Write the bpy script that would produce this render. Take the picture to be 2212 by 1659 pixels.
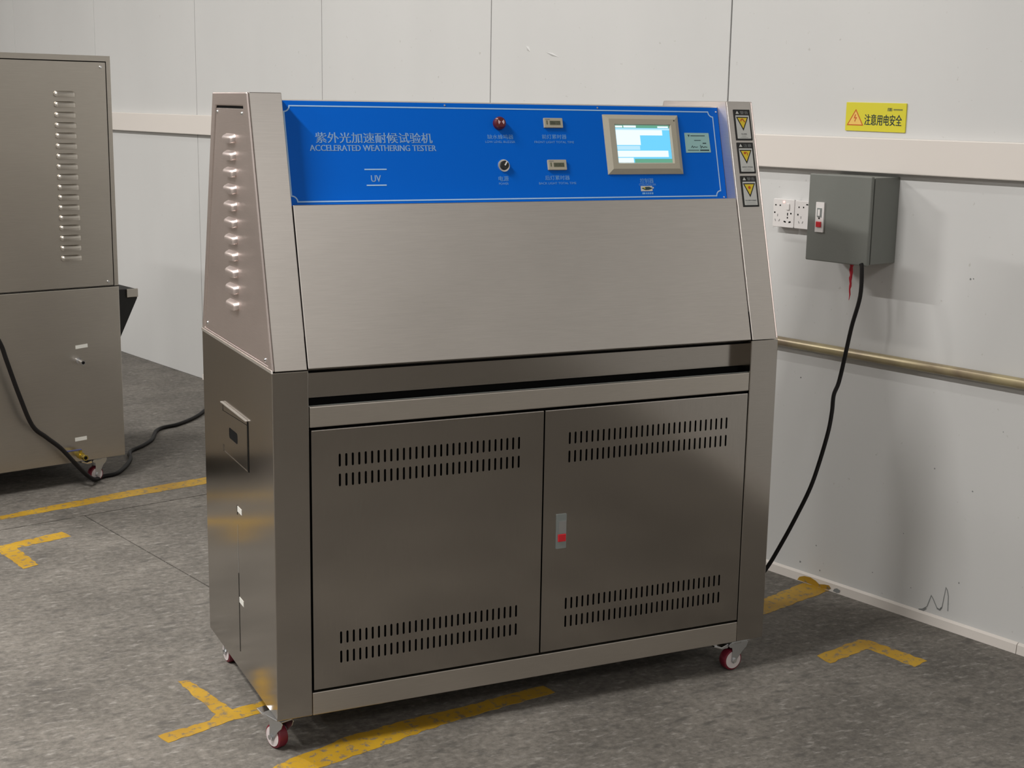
import bpy, math, random
from mathutils import Vector, Matrix
random.seed(4)
for o in list(bpy.data.objects): bpy.data.objects.remove(o)
SC = bpy.context.scene
COL = SC.collection
V = Vector

# ------------------------------------------------------------------ camera
def cam_axes(yaw, pitch, roll):
    f = V((math.sin(yaw)*math.cos(pitch), math.cos(yaw)*math.cos(pitch), -math.sin(pitch)))
    r = V((math.cos(yaw), -math.sin(yaw), 0)); u = r.cross(f)
    c, s = math.cos(roll), math.sin(roll)
    return c*r+s*u, -s*r+c*u, f
r_, u_, f_ = cam_axes(0.446577, 0.195018, 0.0165882)
cd = bpy.data.cameras.new('camera'); cam = bpy.data.objects.new('camera', cd); COL.objects.link(cam)
cd.sensor_width = 36; cd.lens = 49.6037; cd.clip_start = .05; cd.clip_end = 60
m = Matrix((r_, u_, -f_)).transposed().to_4x4(); m.translation = V((-0.83744, -2.96996, 1.492287))
cam.matrix_world = m
SC.camera = cam

# ------------------------------------------------------------------ world, light, exposure
w = bpy.data.worlds.new('world'); SC.world = w; w.use_nodes = True
w.node_tree.nodes['Background'].inputs[0].default_value = (.75, .85, 1, 1)
w.node_tree.nodes['Background'].inputs[1].default_value = .05
SC.view_settings.view_transform = 'Standard'; SC.view_settings.look = 'None'
SC.view_settings.gamma = 1; SC.view_settings.use_curve_mapping = False
SC.view_settings.exposure = 0.0

# wall frame: s runs along the wall away from the camera, WN points into the room
WO = V((2.0374, 0, 0)); WS = V((-0.2401, 0.9708, 0)).normalized(); WN = V((-0.9708, -0.2401, 0)).normalized(); UP = V((0, 0, 1))
HC = 4.3
def wallpt(s, z, off=0): return WO + WS*s + UP*z + WN*off
def area(name, s, off, z, L, W_, power, col=(1, .965, .925), spread=180):
    l = bpy.data.lights.new(name, 'AREA'); l.shape = 'RECTANGLE'; l.size = L; l.size_y = W_; l.energy = power; l.color = col
    l.spread = math.radians(spread)
    o = bpy.data.objects.new(name, l); COL.objects.link(o); p = wallpt(s, z, off)
    mm = Matrix((WS, UP.cross(WS), UP)).transposed().to_4x4(); mm.translation = p; o.matrix_world = mm
    return o
LAMPS = [(-5.0, 4.1, 100), (0.6, 4.1, 185), (4.9, 4.1, 215), (9.2, 4.1, 40), (0.6, 8.2, 120), (4.9, 8.2, 150), (2.2, 1.9, 32), (12.2, 2.5, 40)]  # last pair added, to lift the wall gradient and brighten the far wall
for s, off, p in LAMPS:
    area('ceiling_tube_light', s, off, HC-.16, 1.2, .12, p)

area('lid_fill_glow', -5.4, 2.5, HC-.03, 4.0, 4.2, 34, (1, .965, .93))  # added fill glow, unseen, gives the inclined lid an even reflection
# ------------------------------------------------------------------ materials
MATS = {}
def newmat(name):
    m = bpy.data.materials.new(name); m.use_nodes = True; MATS[name] = m
    return m, m.node_tree, m.node_tree.nodes['Principled BSDF']
def plain(name, col, rough=.5, metal=0, spec=.5, emit=None, estr=1, bump=0, bscale=200):
    m, nt, b = newmat(name)
    b.inputs['Base Color'].default_value = (*col, 1); b.inputs['Roughness'].default_value = rough
    b.inputs['Metallic'].default_value = metal; b.inputs['Specular IOR Level'].default_value = spec
    if emit: b.inputs['Emission Color'].default_value = (*emit, 1); b.inputs['Emission Strength'].default_value = estr
    if bump:
        n = nt.nodes.new('ShaderNodeTexNoise'); n.inputs['Scale'].default_value = bscale
        bp = nt.nodes.new('ShaderNodeBump'); bp.inputs['Strength'].default_value = bump; bp.inputs['Distance'].default_value = .001
        tc = nt.nodes.new('ShaderNodeTexCoord'); nt.links.new(tc.outputs['Object'], n.inputs['Vector'])
        nt.links.new(n.outputs['Fac'], bp.inputs['Height']); nt.links.new(bp.outputs[0], b.inputs['Normal'])
    return m
def ramp(nt, src, p0, c0, p1, c1):
    r = nt.nodes.new('ShaderNodeValToRGB'); e = r.color_ramp.elements
    e[0].position = p0; e[0].color = (*c0, 1); e[1].position = p1; e[1].color = (*c1, 1)
    nt.links.new(src, r.inputs['Fac']); return r
def noise(nt, scale, detail=4, vec=None, mapscale=None, rot=0, rough=.5):
    n = nt.nodes.new('ShaderNodeTexNoise'); n.inputs['Scale'].default_value = scale; n.inputs['Detail'].default_value = detail
    n.inputs['Roughness'].default_value = rough
    g = nt.nodes.new('ShaderNodeNewGeometry')
    mp = nt.nodes.new('ShaderNodeMapping')
    if mapscale: mp.inputs['Scale'].default_value = mapscale
    mp.inputs['Rotation'].default_value = (0, 0, rot)
    nt.links.new(g.outputs['Position'], mp.inputs['Vector']); nt.links.new(mp.outputs[0], n.inputs['Vector'])
    return n
def steel(name, col=(.52, .49, .45), rough=.3, aniso=.0, tang=(0, 0, 1), grain=(3, 3, 220), var=.05, gb=.03, blotch=.06):
    m, nt, b = newmat(name)
    b.inputs['Metallic'].default_value = 1; b.inputs['Anisotropic'].default_value = aniso
    t = nt.nodes.new('ShaderNodeCombineXYZ')
    for i in range(3): t.inputs[i].default_value = tang[i]
    nt.links.new(t.outputs[0], b.inputs['Tangent'])
    n = noise(nt, 6, 3, mapscale=grain)
    k = lambda f: tuple(c*f for c in col)
    rr = ramp(nt, n.outputs['Fac'], .3, k(1-var), .7, k(1+var))
    n2 = noise(nt, 2.2, 4, mapscale=(1, 1, 1.6))
    r2 = ramp(nt, n2.outputs['Fac'], .3, (1-blotch,)*3, .7, (1, 1, 1))
    mx = nt.nodes.new('ShaderNodeMix'); mx.data_type = 'RGBA'; mx.blend_type = 'MULTIPLY'; mx.inputs['Factor'].default_value = 1
    nt.links.new(rr.outputs[0], mx.inputs[6]); nt.links.new(r2.outputs[0], mx.inputs[7])
    nt.links.new(mx.outputs[2], b.inputs['Base Color'])
    r3 = nt.nodes.new('ShaderNodeMapRange'); r3.inputs['To Min'].default_value = rough*.85; r3.inputs['To Max'].default_value = rough*1.15
    nt.links.new(n2.outputs['Fac'], r3.inputs['Value']); nt.links.new(r3.outputs[0], b.inputs['Roughness'])
    return m
steel('steel', col=(.43, .40, .365), rough=.16)  # same steel as the lid, darkened for the dim floor it reflects
steel('steel_door_dim', col=(.41, .38, .345), rough=.14, grain=(160, 160, 3))  # same steel, the doors' dark reflection put into the colour
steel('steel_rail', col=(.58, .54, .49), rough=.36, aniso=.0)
steel('steel_slope_lit', col=(.64, .605, .57), rough=.30, aniso=.0)  # same steel, lightened for the bright reflection on the slope
steel('steel_side_lit', col=(.72, .63, .60), rough=.38)  # same steel, paler and pinker for the light on the side covers
steel('steel_sheen', col=(.80, .74, .71), rough=.5)  # steel paled to carry the reflected brightness inside the cowls
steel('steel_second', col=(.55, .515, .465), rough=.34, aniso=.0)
plain('bright_edge', (.88, .84, .8), .38, 1)  # paler metal, so edge highlights are put into the colour
plain('chrome', (.75, .76, .78), .16, 1)
plain('zinc', (.6, .62, .64), .32, 1)
plain('black', (.012, .012, .012), .6)
plain('void', (.006, .006, .006), .9, spec=.1)
plain('blue_panel', (.0, .125, .64), .35, spec=.1)
plain('print_light', (.36, .58, .85), .5)
plain('print_soft', (.15, .38, .75), .5)
plain('beige_plastic', (.42, .39, .31), .45)
plain('screen_glass', (.02, .02, .03), .2)
def emis(n, c, s): plain(n, (0, 0, 0), .4, emit=c, estr=s)
emis('screen_blue', (.16, .66, 1.0), 1.0); emis('screen_white', (.85, .97, 1), 1.05); emis('screen_green', (.16, .48, .32), .8)
emis('screen_pale', (.5, .82, 1), 1.0)
emis('led_red', (1, .25, .2), 5); emis('led_blue', (.25, .45, 1), 4)
plain('lcd', (.13, .14, .09), .3); plain('lcd_digit', (.03, .035, .03), .4)
plain('red_dark', (.10, .008, .012), .3); plain('pink_print', (.55, .4, .42), .5)
plain('red_button', (.62, .02, .03), .35)
plain('red_string', (.55, .02, .04), .6)
plain('white_plastic', (.72, .70, .69), .35); plain('white_paper', (.66, .66, .62), .5); plain('grey_slot', (.25, .25, .25), .5)
plain('sticker_green', (.30, .52, .52), .5); plain('ink', (.02, .05, .06), .6); plain('ink_grey', (.22, .23, .23), .6)
plain('label_white', (.55, .56, .54), .5); plain('label_yellow', (.72, .55, .03), .5); plain('label_red', (.5, .08, .01), .5)
plain('sign_yellow', (.66, .60, .035), .4); plain('sign_red', (.55, .10, .01), .5); plain('sign_orange', (.80, .52, .12), .5)
plain('wheel_red', (.16, .01, .025), .4); plain('wheel_hub', (.62, .56, .56), .45)
plain('cable', (.007, .006, .006), .55, spec=.25); plain('brass', (.62, .48, .10), .3, 1); plain('blue_handle', (.05, .06, .16), .45)
plain('lamp_housing', (.8, .8, .8), .5)
emis('lamp_tube', (1, .95, .88), 6)
plain('box_grey', (.17, .18, .165), .5, bump=.25, bscale=900)
plain('latch_grey', (.34, .38, .38), .3, .6)
plain('trunking', (.70, .66, .62), .4)
plain('ceiling', (.55, .55, .54), .8)
plain('far_wall', (.68, .66, .63), .7)

def wallmat():
    m, nt, b = newmat('wall_panel')
    n = noise(nt, 1.3, 3, mapscale=(1, 1, .35)); r = ramp(nt, n.outputs['Fac'], .3, (.575, .58, .575), .7, (.625, .63, .625))
    n3 = noise(nt, 60, 2); r3 = ramp(nt, n3.outputs['Fac'], .22, (.62, .6, .56), .27, (1, 1, 1))
    mx = nt.nodes.new('ShaderNodeMix'); mx.data_type = 'RGBA'; mx.blend_type = 'MULTIPLY'; mx.inputs['Factor'].default_value = .5
    nt.links.new(r.outputs[0], mx.inputs[6]); nt.links.new(r3.outputs[0], mx.inputs[7])
    nt.links.new(mx.outputs[2], b.inputs['Base Color']); b.inputs['Roughness'].default_value = .42
    n2 = noise(nt, 3, 2); bp = nt.nodes.new('ShaderNodeBump'); bp.inputs['Strength'].default_value = .08; bp.inputs['Distance'].default_value = .02
    nt.links.new(n2.outputs['Fac'], bp.inputs['Height']); nt.links.new(bp.outputs[0], b.inputs['Normal'])
wallmat()
def concrete():
    m, nt, b = newmat('concrete')
    a = noise(nt, 2.6, 6, rough=.6); ra = ramp(nt, a.outputs['Fac'], .32, (.12, .111, .10), .68, (.205, .19, .17))
    f = noise(nt, 55, 5, rough=.7); rf = ramp(nt, f.outputs['Fac'], .3, (.62, .62, .62), .7, (1.25, 1.25, 1.24))
    mx = nt.nodes.new('ShaderNodeMix'); mx.data_type = 'RGBA'; mx.blend_type = 'MULTIPLY'; mx.inputs['Factor'].default_value = 1
    nt.links.new(ra.outputs[0], mx.inputs[6]); nt.links.new(rf.outputs[0], mx.inputs[7])
    # worn pale trowel marks and dark chips
    s = noise(nt, 26, 5, mapscale=(1, 2.4, 1), rot=.45, rough=.65); rs = ramp(nt, s.outputs['Fac'], .55, (0, 0, 0), .70, (.6, .6, .6))
    m2 = nt.nodes.new('ShaderNodeMix'); m2.data_type = 'RGBA'; nt.links.new(rs.outputs[0], m2.inputs['Factor'])
    nt.links.new(mx.outputs[2], m2.inputs[6]); m2.inputs[7].default_value = (.36, .345, .32, 1)
    d = noise(nt, 14, 6, mapscale=(1, 2, 1), rot=-.3, rough=.6); rd = ramp(nt, d.outputs['Fac'], .32, (.75, .75, .75), .46, (0, 0, 0))
    m3 = nt.nodes.new('ShaderNodeMix'); m3.data_type = 'RGBA'; nt.links.new(rd.outputs[0], m3.inputs['Factor'])
    nt.links.new(m2.outputs[2], m3.inputs[6]); m3.inputs[7].default_value = (.085, .08, .074, 1)
    nt.links.new(m3.outputs[2], b.inputs['Base Color'])
    b.inputs['Roughness'].default_value = .66; b.inputs['Specular IOR Level'].default_value = .15
    bp = nt.nodes.new('ShaderNodeBump'); bp.inputs['Strength'].default_value = .35; bp.inputs['Distance'].default_value = .004
    nt.links.new(f.outputs['Fac'], bp.inputs['Height']); nt.links.new(bp.outputs[0], b.inputs['Normal'])
concrete()
def paint():
    m, nt, b = newmat('floor_paint')
    a = noise(nt, 45, 5, rough=.65); ra = ramp(nt, a.outputs['Fac'], .38, (.20, .16, .10), .47, (.45, .268, .014))
    c = noise(nt, 6, 3); rc = ramp(nt, c.outputs['Fac'], .3, (.72, .68, .7), .7, (1.05, 1.05, 1))
    mx = nt.nodes.new('ShaderNodeMix'); mx.data_type = 'RGBA'; mx.blend_type = 'MULTIPLY'; mx.inputs['Factor'].default_value = 1
    nt.links.new(ra.outputs[0], mx.inputs[6]); nt.links.new(rc.outputs[0], mx.inputs[7]); nt.links.new(mx.outputs[2], b.inputs['Base Color'])
    b.inputs['Roughness'].default_value = .55
paint()
def pipemat():
    m, nt, b = newmat('pipe_paint')
    a = noise(nt, 7, 4); ra = ramp(nt, a.outputs['Fac'], .35, (.22, .17, .12), .6, (.40, .34, .20)); nt.links.new(ra.outputs[0], b.inputs['Base Color'])
    b.inputs['Roughness'].default_value = .35; b.inputs['Metallic'].default_value = .3
pipemat()

# ------------------------------------------------------------------ building helpers
class Fr:
    def __init__(s, o, a, b, n): s.o, s.a, s.b, s.n = V(o), V(a).normalized(), V(b).normalized(), V(n).normalized()
    def p(s, x, y, z=0): return s.o + s.a*x + s.b*y + s.n*z
XYZ = Fr((0, 0, 0), (1, 0, 0), (0, 1, 0), (0, 0, 1))
FRONT = Fr((0, 0, 0), (1, 0, 0), (0, 0, 1), (0, -1, 0))          # machine front: x, z, outward
LEFT = Fr((0, 0, 0), (0, 1, 0), (0, 0, 1), (-1, 0, 0))           # machine left side: y, z, outward
W, D, HM, ZB, HT, YF, YB, PW = 1.35, .6519, .9085, .0885, 1.5115, .1688, .4806, .0805
SL = math.hypot(YF, HT-HM)
SLOPE = Fr((0, 0, HM), (1, 0, 0), (0, YF/SL, (HT-HM)/SL), (0, -(HT-HM)/SL, YF/SL))
WALL = Fr(WO, -WS, UP, WN)                                       # a = -s (to the right as seen), b = z

class MB:
    def __init__(s): s.v, s.f, s.mi, s.cur, s.mats = [], [], [], 0, []
    def mat(s, name):
        if name not in s.mats: s.mats.append(name)
        s.cur = s.mats.index(name); return s
    def add(s, vs, fs):
        k = len(s.v); s.v += [V(q) for q in vs]
        for f in fs: s.f.append([i+k for i in f]); s.mi.append(s.cur)
        return s
    def box(s, fr, a0, a1, b0, b1, c0, c1):
        a0, a1 = sorted((a0, a1)); b0, b1 = sorted((b0, b1)); c0, c1 = sorted((c0, c1))
        return s.add([fr.p(x, y, z) for z in (c0, c1) for y in (b0, b1) for x in (a0, a1)],
                     [(0, 2, 3, 1), (4, 5, 7, 6), (0, 1, 5, 4), (2, 6, 7, 3), (0, 4, 6, 2), (1, 3, 7, 5)])
    def prism(s, fr, poly, c0, c1):
        n = len(poly); vs = [fr.p(x, y, c0) for x, y in poly]+[fr.p(x, y, c1) for x, y in poly]
        return s.add(vs, [tuple(range(n))[::-1], tuple(range(n, 2*n))]+[(i, (i+1) % n, n+(i+1) % n, n+i) for i in range(n)])
    def ring(s, fr, outer, inner, c0, c1):
        n = len(outer); vs = []
        for c in (c0, c1):
            vs += [fr.p(x, y, c) for x, y in outer]+[fr.p(x, y, c) for x, y in inner]
        fs = []
        for i in range(n):
            j = (i+1) % n
            fs += [(i, n+i, n+j, j), (2*n+i, 2*n+j, 3*n+j, 3*n+i), (i, j, 2*n+j, 2*n+i), (n+i, 3*n+i, 3*n+j, n+j)]
        return s.add(vs, fs)
    def quad(s, fr, a0, a1, b0, b1, c=0): return s.add([fr.p(a0, b0, c), fr.p(a1, b0, c), fr.p(a1, b1, c), fr.p(a0, b1, c)], [(0, 1, 2, 3)])
    def poly(s, fr, pts, c=0): return s.add([fr.p(x, y, c) for x, y in pts], [tuple(range(len(pts)))])
    def cyl(s, p0, p1, r0, r1=None, n=20, cap=True):
        r1 = r0 if r1 is None else r1; p0, p1 = V(p0), V(p1); d = (p1-p0).normalized()
        a = d.orthogonal().normalized(); b = d.cross(a)
        vs = [p0+(a*math.cos(t)+b*math.sin(t))*r0 for t in (2*math.pi*i/n for i in range(n))]+[p1+(a*math.cos(t)+b*math.sin(t))*r1 for t in (2*math.pi*i/n for i in range(n))]
        fs = [(i, (i+1) % n, n+(i+1) % n, n+i) for i in range(n)]
        if cap: fs += [tuple(range(n))[::-1], tuple(range(n, 2*n))]
        return s.add(vs, fs)
    def tube(s, pts, r, n=8):
        pts = [V(p) for p in pts]; k0 = len(s.v); prev = None; rings = []
        for i, p in enumerate(pts):
            d = (pts[min(i+1, len(pts)-1)]-pts[max(i-1, 0)]).normalized()
            a = d.orthogonal().normalized() if prev is None else (prev-d*prev.dot(d)).normalized()
            prev = a; b = d.cross(a); rings.append([p+(a*math.cos(t)+b*math.sin(t))*(r[i] if isinstance(r, (list, tuple)) else r) for t in (2*math.pi*j/n for j in range(n))])
        vs = [q for g in rings for q in g]; fs = []
        for i in range(len(pts)-1):
            for j in range(n): fs.append((i*n+j, i*n+(j+1) % n, (i+1)*n+(j+1) % n, (i+1)*n+j))
        fs += [tuple(range(n))[::-1], tuple(range((len(pts)-1)*n, len(pts)*n))]
        return s.add(vs, fs)
    def strip(s, fr, pts, wd, c=0, closed=False):          # a flat line of given width
        n = len(pts); P = [V((x, y, 0)) for x, y in pts]; L, R = [], []
        for i in range(n):
            if closed: a, b = P[i-1], P[(i+1) % n]
            else: a, b = P[max(i-1, 0)], P[min(i+1, n-1)]
            d1 = (P[i]-a); d2 = (b-P[i]); d1 = d1.normalized() if d1.length > 1e-9 else d2.normalized(); d2 = d2.normalized() if d2.length > 1e-9 else d1
            t = (d1+d2).normalized(); nn = V((-t.y, t.x, 0)); k = 1/max(.5, nn.dot(V((-d1.y, d1.x, 0))))
            L.append(P[i]+nn*wd/2*k); R.append(P[i]-nn*wd/2*k)
        vs = [fr.p(q.x, q.y, c) for q in L+R]
        return s.add(vs, [(i, (i+1) % n, n+(i+1) % n, n+i)[::-1] for i in range(n if closed else n-1)])
    def build(s, name, parent=None, bevel=0, segs=2, smooth=False, kind=None, label=None):
        root = parent
        while root is not None and root.parent is not None: root = root.parent
        off = root.location if root is not None else V((0, 0, 0))
        org = V((0, 0, 0))
        me = bpy.data.meshes.new(name)
        if root is None:
            xs = [q.x for q in s.v]; ys = [q.y for q in s.v]; zs = [q.z for q in s.v]
            org = V(((min(xs)+max(xs))/2, (min(ys)+max(ys))/2, min(zs)))
        pp = off if root is not None else org
        me.from_pydata([q-pp for q in s.v], [], s.f)
        for mn in s.mats: me.materials.append(MATS[mn])
        for i, pl in enumerate(me.polygons): pl.material_index = s.mi[i]; pl.use_smooth = smooth
        me.update()
        import bmesh
        bm = bmesh.new(); bm.from_mesh(me)
        if len(bm.faces) < 4000 and s.fixn: bmesh.ops.recalc_face_normals(bm, faces=bm.faces)
        bm.to_mesh(me); bm.free()
        o = bpy.data.objects.new(name, me); COL.objects.link(o)
        if root is None: o.location = org
        if parent is not None: o.parent = parent
        if bevel:
            b = o.modifiers.new('bevel', 'BEVEL'); b.width = bevel; b.segments = segs; b.limit_method = 'ANGLE'; b.angle_limit = math.radians(35)
            b.harden_normals = False
        if smooth:
            try: me.set_sharp_from_angle(angle=math.radians(40))
            except Exception: pass
        if kind: o['kind'] = kind
        if label: o['label'] = label
        return o
    fixn = True
def flat(): b = MB(); b.fixn = False; return b
def thing(name, label, cat, loc, group=None):
    o = bpy.data.objects.new(name, None); o.empty_display_size = .1; COL.objects.link(o); o.location = loc; o['label'] = label; o['category'] = cat
    if group: o['group'] = group
    return o
def tag(o, label, cat, group=None):
    o['label'] = label; o['category'] = cat
    if group: o['group'] = group
    return o
def copy_part(o, delta, parent=None):
    c = o.copy(); COL.objects.link(c); c.location = o.location+V(delta)
    if parent is not None: c.parent = parent
    return c
_tc = {}
def text_geo(body):
    if body in _tc: return _tc[body]
    cu = bpy.data.curves.new('t', 'FONT'); cu.body = body; cu.resolution_u = 3
    ob = bpy.data.objects.new('t', cu); COL.objects.link(ob)
    bpy.context.view_layer.update()
    me = bpy.data.meshes.new_from_object(ob.evaluated_get(bpy.context.evaluated_depsgraph_get()))
    vs = [v.co.copy() for v in me.vertices]; fs = [tuple(p.vertices) for p in me.polygons]
    bpy.data.objects.remove(ob); bpy.data.curves.remove(cu); bpy.data.meshes.remove(me)
    x0 = min(v.x for v in vs); x1 = max(v.x for v in vs); y0 = min(v.y for v in vs); y1 = max(v.y for v in vs)
    _tc[body] = ([((v.x-x0)/(x1-x0), (v.y-y0)/(y1-y0)) for v in vs], fs); return _tc[body]
def text(mb, fr, body, a0, a1, b0, b1, c, bold=0):
    vs, fs = text_geo(body)
    for dx in ((0,) if not bold else (-bold, 0, bold)):
        mb.add([fr.p(a0+(a1-a0)*x+dx, b0+(b1-b0)*y, c+abs(dx)*.01) for x, y in vs], fs)
def rrect(a0, a1, b0, b1, r, n=4):
    pts = []
    for cx, cy, t0 in ((a1-r, b1-r, 0), (a0+r, b1-r, 90), (a0+r, b0+r, 180), (a1-r, b0+r, 270)):
        for i in range(n+1):
            t = math.radians(t0+90*i/n); pts.append((cx+r*math.cos(t), cy+r*math.sin(t)))
    return pts

# ------------------------------------------------------------------ setting
S0, S1, OFFW = -7.7, 13.5, 12.0
def rp(s, off, z): return wallpt(s, z, off)
FLOORFR = Fr(WO, WN, WS, UP)      # a = off from the wall, b = s
b = MB().mat('void').box(FLOORFR, -.1, OFFW, S0, S1, -.12, -.03)
floor = b.build('floor', kind='structure')
def loc2(x, y): d = V((x, y, 0))-WO; return d.dot(WN), d.dot(WS)
# slabs: joint A across (perpendicular to the wall), joint B runs towards the camera and stops under the tester
sA = loc2(-.043, 2.175)[1]; aB = loc2(.02, 1.68)[0]; gj = .0032
sBend = loc2(.25, .45)[1]
b = MB().mat('concrete').box(FLOORFR, 0, OFFW, sA+gj, S1, -.03, 0); b.build('floor_slab', floor)
b = MB().mat('concrete').prism(FLOORFR, [(0, S0), (OFFW, S0), (OFFW, sA-gj), (aB+gj*.8, sA-gj), (aB+gj*.8, sBend), (aB-gj*.8, sBend), (aB-gj*.8, sA-gj), (0, sA-gj)], -.03, 0)
b.build('floor_slab', floor)
def mark(poly, label, jit=.0035):
    pts = []
    n = len(poly)
    for i in range(n):
        p, q = V((*poly[i], 0)), V((*poly[(i+1) % n], 0)); L = (q-p).length; k = max(1, int(L/.018)); t = (q-p).normalized() if L > 0 else V((1, 0, 0))
        for j in range(k):
            c = p+(q-p)*(j/k); nn = V((-t.y, t.x, 0)); c += nn*random.uniform(-jit, jit) if j else V((0, 0, 0)); pts.append((c.x, c.y))
    MB().mat('floor_paint').prism(XYZ, pts, -.0005, .0008).build('floor_marking', floor, label=label)
mark([(-.9, 2.10), (-.379, 2.268), (-.149, 2.351), (.092, 2.434), (.433, 2.528), (.8, 2.65), (.78, 2.55), (.41, 2.43), (.08, 2.347), (-.124, 2.287), (-.384, 2.22), (-.9, 2.04)], 'long worn yellow line painted in front of the second cabinet')
mark([(-.56, 1.86), (-.416, 1.904), (-.204, 1.988), (-.181, 1.92), (-.367, 1.856), (-.324, 1.648), (-.374, 1.623), (-.424, 1.826), (-.56, 1.79)], 'yellow corner mark on the floor at the left edge')
mark([(-.117, .528), (-.089, .523), (-.031, .300), (.021, .312), (.30, .39), (.29, .325), (.008, .248), (-.04, .240), (-.216, .176), (-.232, .224), (-.098, .258), (-.075, .290)], 'worn yellow corner mark beside the left front caster')
mark([(-.18, -.14), (-.012, -.035), (.192, .043), (.354, .072), (.471, .085), (.75, .125), (.76, .075), (.49, .027), (.375, -.0), (.234, -.044), (.07, -.088), (-.14, -.18)], 'worn yellow line running out from under the front of the tester')
mark([(1.2, .31), (1.69, .455), (1.878, .524), (1.893, .53), (1.92, .435), (1.609, .341), (1.2, .21)], 'yellow line between the tester and the wall')
mark([(1.546, .009), (1.732, .061), (1.757, .044), (1.806, -.143), (1.744, -.163), (1.71, -.006), (1.691, -.01), (1.546, -.05)], 'yellow corner mark in front of the white wall')
# the panel wall
b = MB().mat('void').box(FLOORFR, -.1, -.008, S0, S1, 0, HC)
wr = b.build('wall_right', kind='structure')
seam = [-7.7, -6.5, -5.25, -4.0, -2.75, -1.50, -.258, .983, 2.225, 3.462, 4.704, 5.978, 7.262, 8.5, 9.75, 11.0, 12.25, 13.5]
for i in range(len(seam)-1):
    MB().mat('wall_panel').box(FLOORFR, -.008, 0, seam[i]+.0023, seam[i+1]-.0023, .0, HC).build('wall_panel', wr, bevel=.0012, segs=1)
# scuffs, dents and spots on the wall
b = flat().mat('ink_grey')
for pts, wd in (([(.128, .032), (.115, .036), (.10, .048), (.088, .086), (.081, .078), (.066, .054), (.055, .052), (.049, .062), (.041, .124), (.036, .118), (.031, .100), (.029, .055)], .0028), ([(.128, .030), (.112, .033), (.102, .043)], .006), ([(.066, .053), (.056, .051), (.050, .060)], .005)):
    b.strip(WALL, [(-x, z) for x, z in pts], wd, .0006)
for (s, z, r) in [(.042, 1.034, .003), (.032, 1.036, .0022), (.62, .66, .003), (-.02, .43, .0025), (.52, .13, .0028), (.30, .10, .0022), (.11, .47, .0025), (.0, .15, .003), (.58, .06, .004), (.50, .052, .003), (.16, .09, .002), (.2, .25, .002), (-.1, .62, .002), (.41, 1.0, .0016)]:
    b.poly(WALL, [(-s+r*math.cos(t)*random.uniform(.6, 1.2), z+r*math.sin(t)*random.uniform(.6, 1.2)) for t in (k*math.pi/4 for k in range(8))], .0005)
b.build('scuff_mark', wr, label='grey scuff shaped like a zigzag and small chips low on the wall')
b = MB().mat('wall_panel')
for (s0, z0, s1, z1, wd) in ((2.012, 1.714, 1.985, 1.690, .009), (1.898, 1.689, 1.82, 1.668, .006)):
    A = WALL.p(-s0, z0, 0); Bp = WALL.p(-s1, z1, 0); t = (Bp-A).normalized(); nn = WN.cross(t)*wd
    mid = (A+Bp)/2
    b.add([A, Bp, mid+nn-WN*0, mid-nn, mid+WN*.004+nn*.2], [(0, 2, 4), (2, 1, 4), (1, 3, 4), (3, 0, 4)])
b.build('dent', wr)
# baseboard
b = MB().mat('trunking')
for s0, s1 in ((S0, -.205), (-.203, 3.3), (3.302, 4.70)):
    b.prism(Fr(WO+WS*s0, WN, UP, WS), [(0, 0), (.012, 0), (.010, .026), (.003, .031), (0, .031)], 0, s1-s0)
bb = b.build('baseboard_right', kind='structure')
b = flat().mat('floor_paint'); fr = Fr(WALL.p(0, 0, .0125), -WS, UP, WN)
b.poly(fr, [(-.578, .002), (-.570, .014), (-.55, .022), (-.525, .024), (-.505, .019), (-.49, .011), (-.47, .016), (-.452, .018), (-.443, .010), (-.452, .003), (-.48, .001)], 0)
b.build('paint_smear', bb, label='yellow paint smear on the skirting')
b = flat().mat('ink_grey'); b.poly(fr, [(-.435, .004), (-.43, .013), (-.42, .017), (-.408, .014), (-.41, .006), (-.42, .002)], 0.0002); b.build('scuff_mark', bb)
# other walls and ceiling
MB().mat('far_wall').box(FLOORFR, 0, OFFW, S1, S1+.1, 0, HC).build('wall_back', kind='structure')
MB().mat('far_wall').box(FLOORFR, 0, OFFW, S0-.1, S0, 0, HC).build('wall_front', kind='structure')
MB().mat('far_wall').box(FLOORFR, OFFW, OFFW+.1, S0, S1, 0, HC).build('wall_left', kind='structure')
MB().mat('ceiling').box(FLOORFR, -.1, OFFW+.1, S0-.1, S1+.1, HC, HC+.1).build('ceiling', kind='structure')
for i, (s, off, p) in enumerate(LAMPS):
    q = FLOORFR.p(off, s, HC)
    t = thing('ceiling_light', 'white ceiling batten light overhead, outside the picture, last pair added as fill', 'light', (q.x, q.y, HC-.15), 'ceiling lights of the hall')
    MB().mat('lamp_housing').box(FLOORFR, off-.07, off+.07, s-.62, s+.62, HC-.15, HC-.0).build('housing', t)

q = FLOORFR.p(2.5, -5.4, HC)
t = thing('fill_panel', 'large unseen panel added under the ceiling for the lid to reflect', 'skylight', (q.x, q.y, HC-.02))  # added panel behind the fill glow, not a real roof opening
MB().mat('lamp_housing').box(FLOORFR, .4, 4.6, -7.4, -3.4, HC-.02, HC).build('panel', t)

# ------------------------------------------------------------------ wall fittings
def rounded_profile_box(b, *a): b.box(*a)
t = tag(MB().mat('trunking').box(WALL, -S1+.02, -S0-.02, 1.3148, 1.416, 0, .028).build('cable_trunking', bevel=.003), 'long white cable trunking running level along the panelled wall', 'trunking')
pts = [WALL.p(-s, .768, .018) for s in (S0+.02, 0, 1.5, 3.0)]
tag(MB().mat('pipe_paint').tube(pts, .0155, 14).build('wall_pipe', smooth=True), 'stained brown and cream pipe running level low on the wall', 'pipe')
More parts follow.
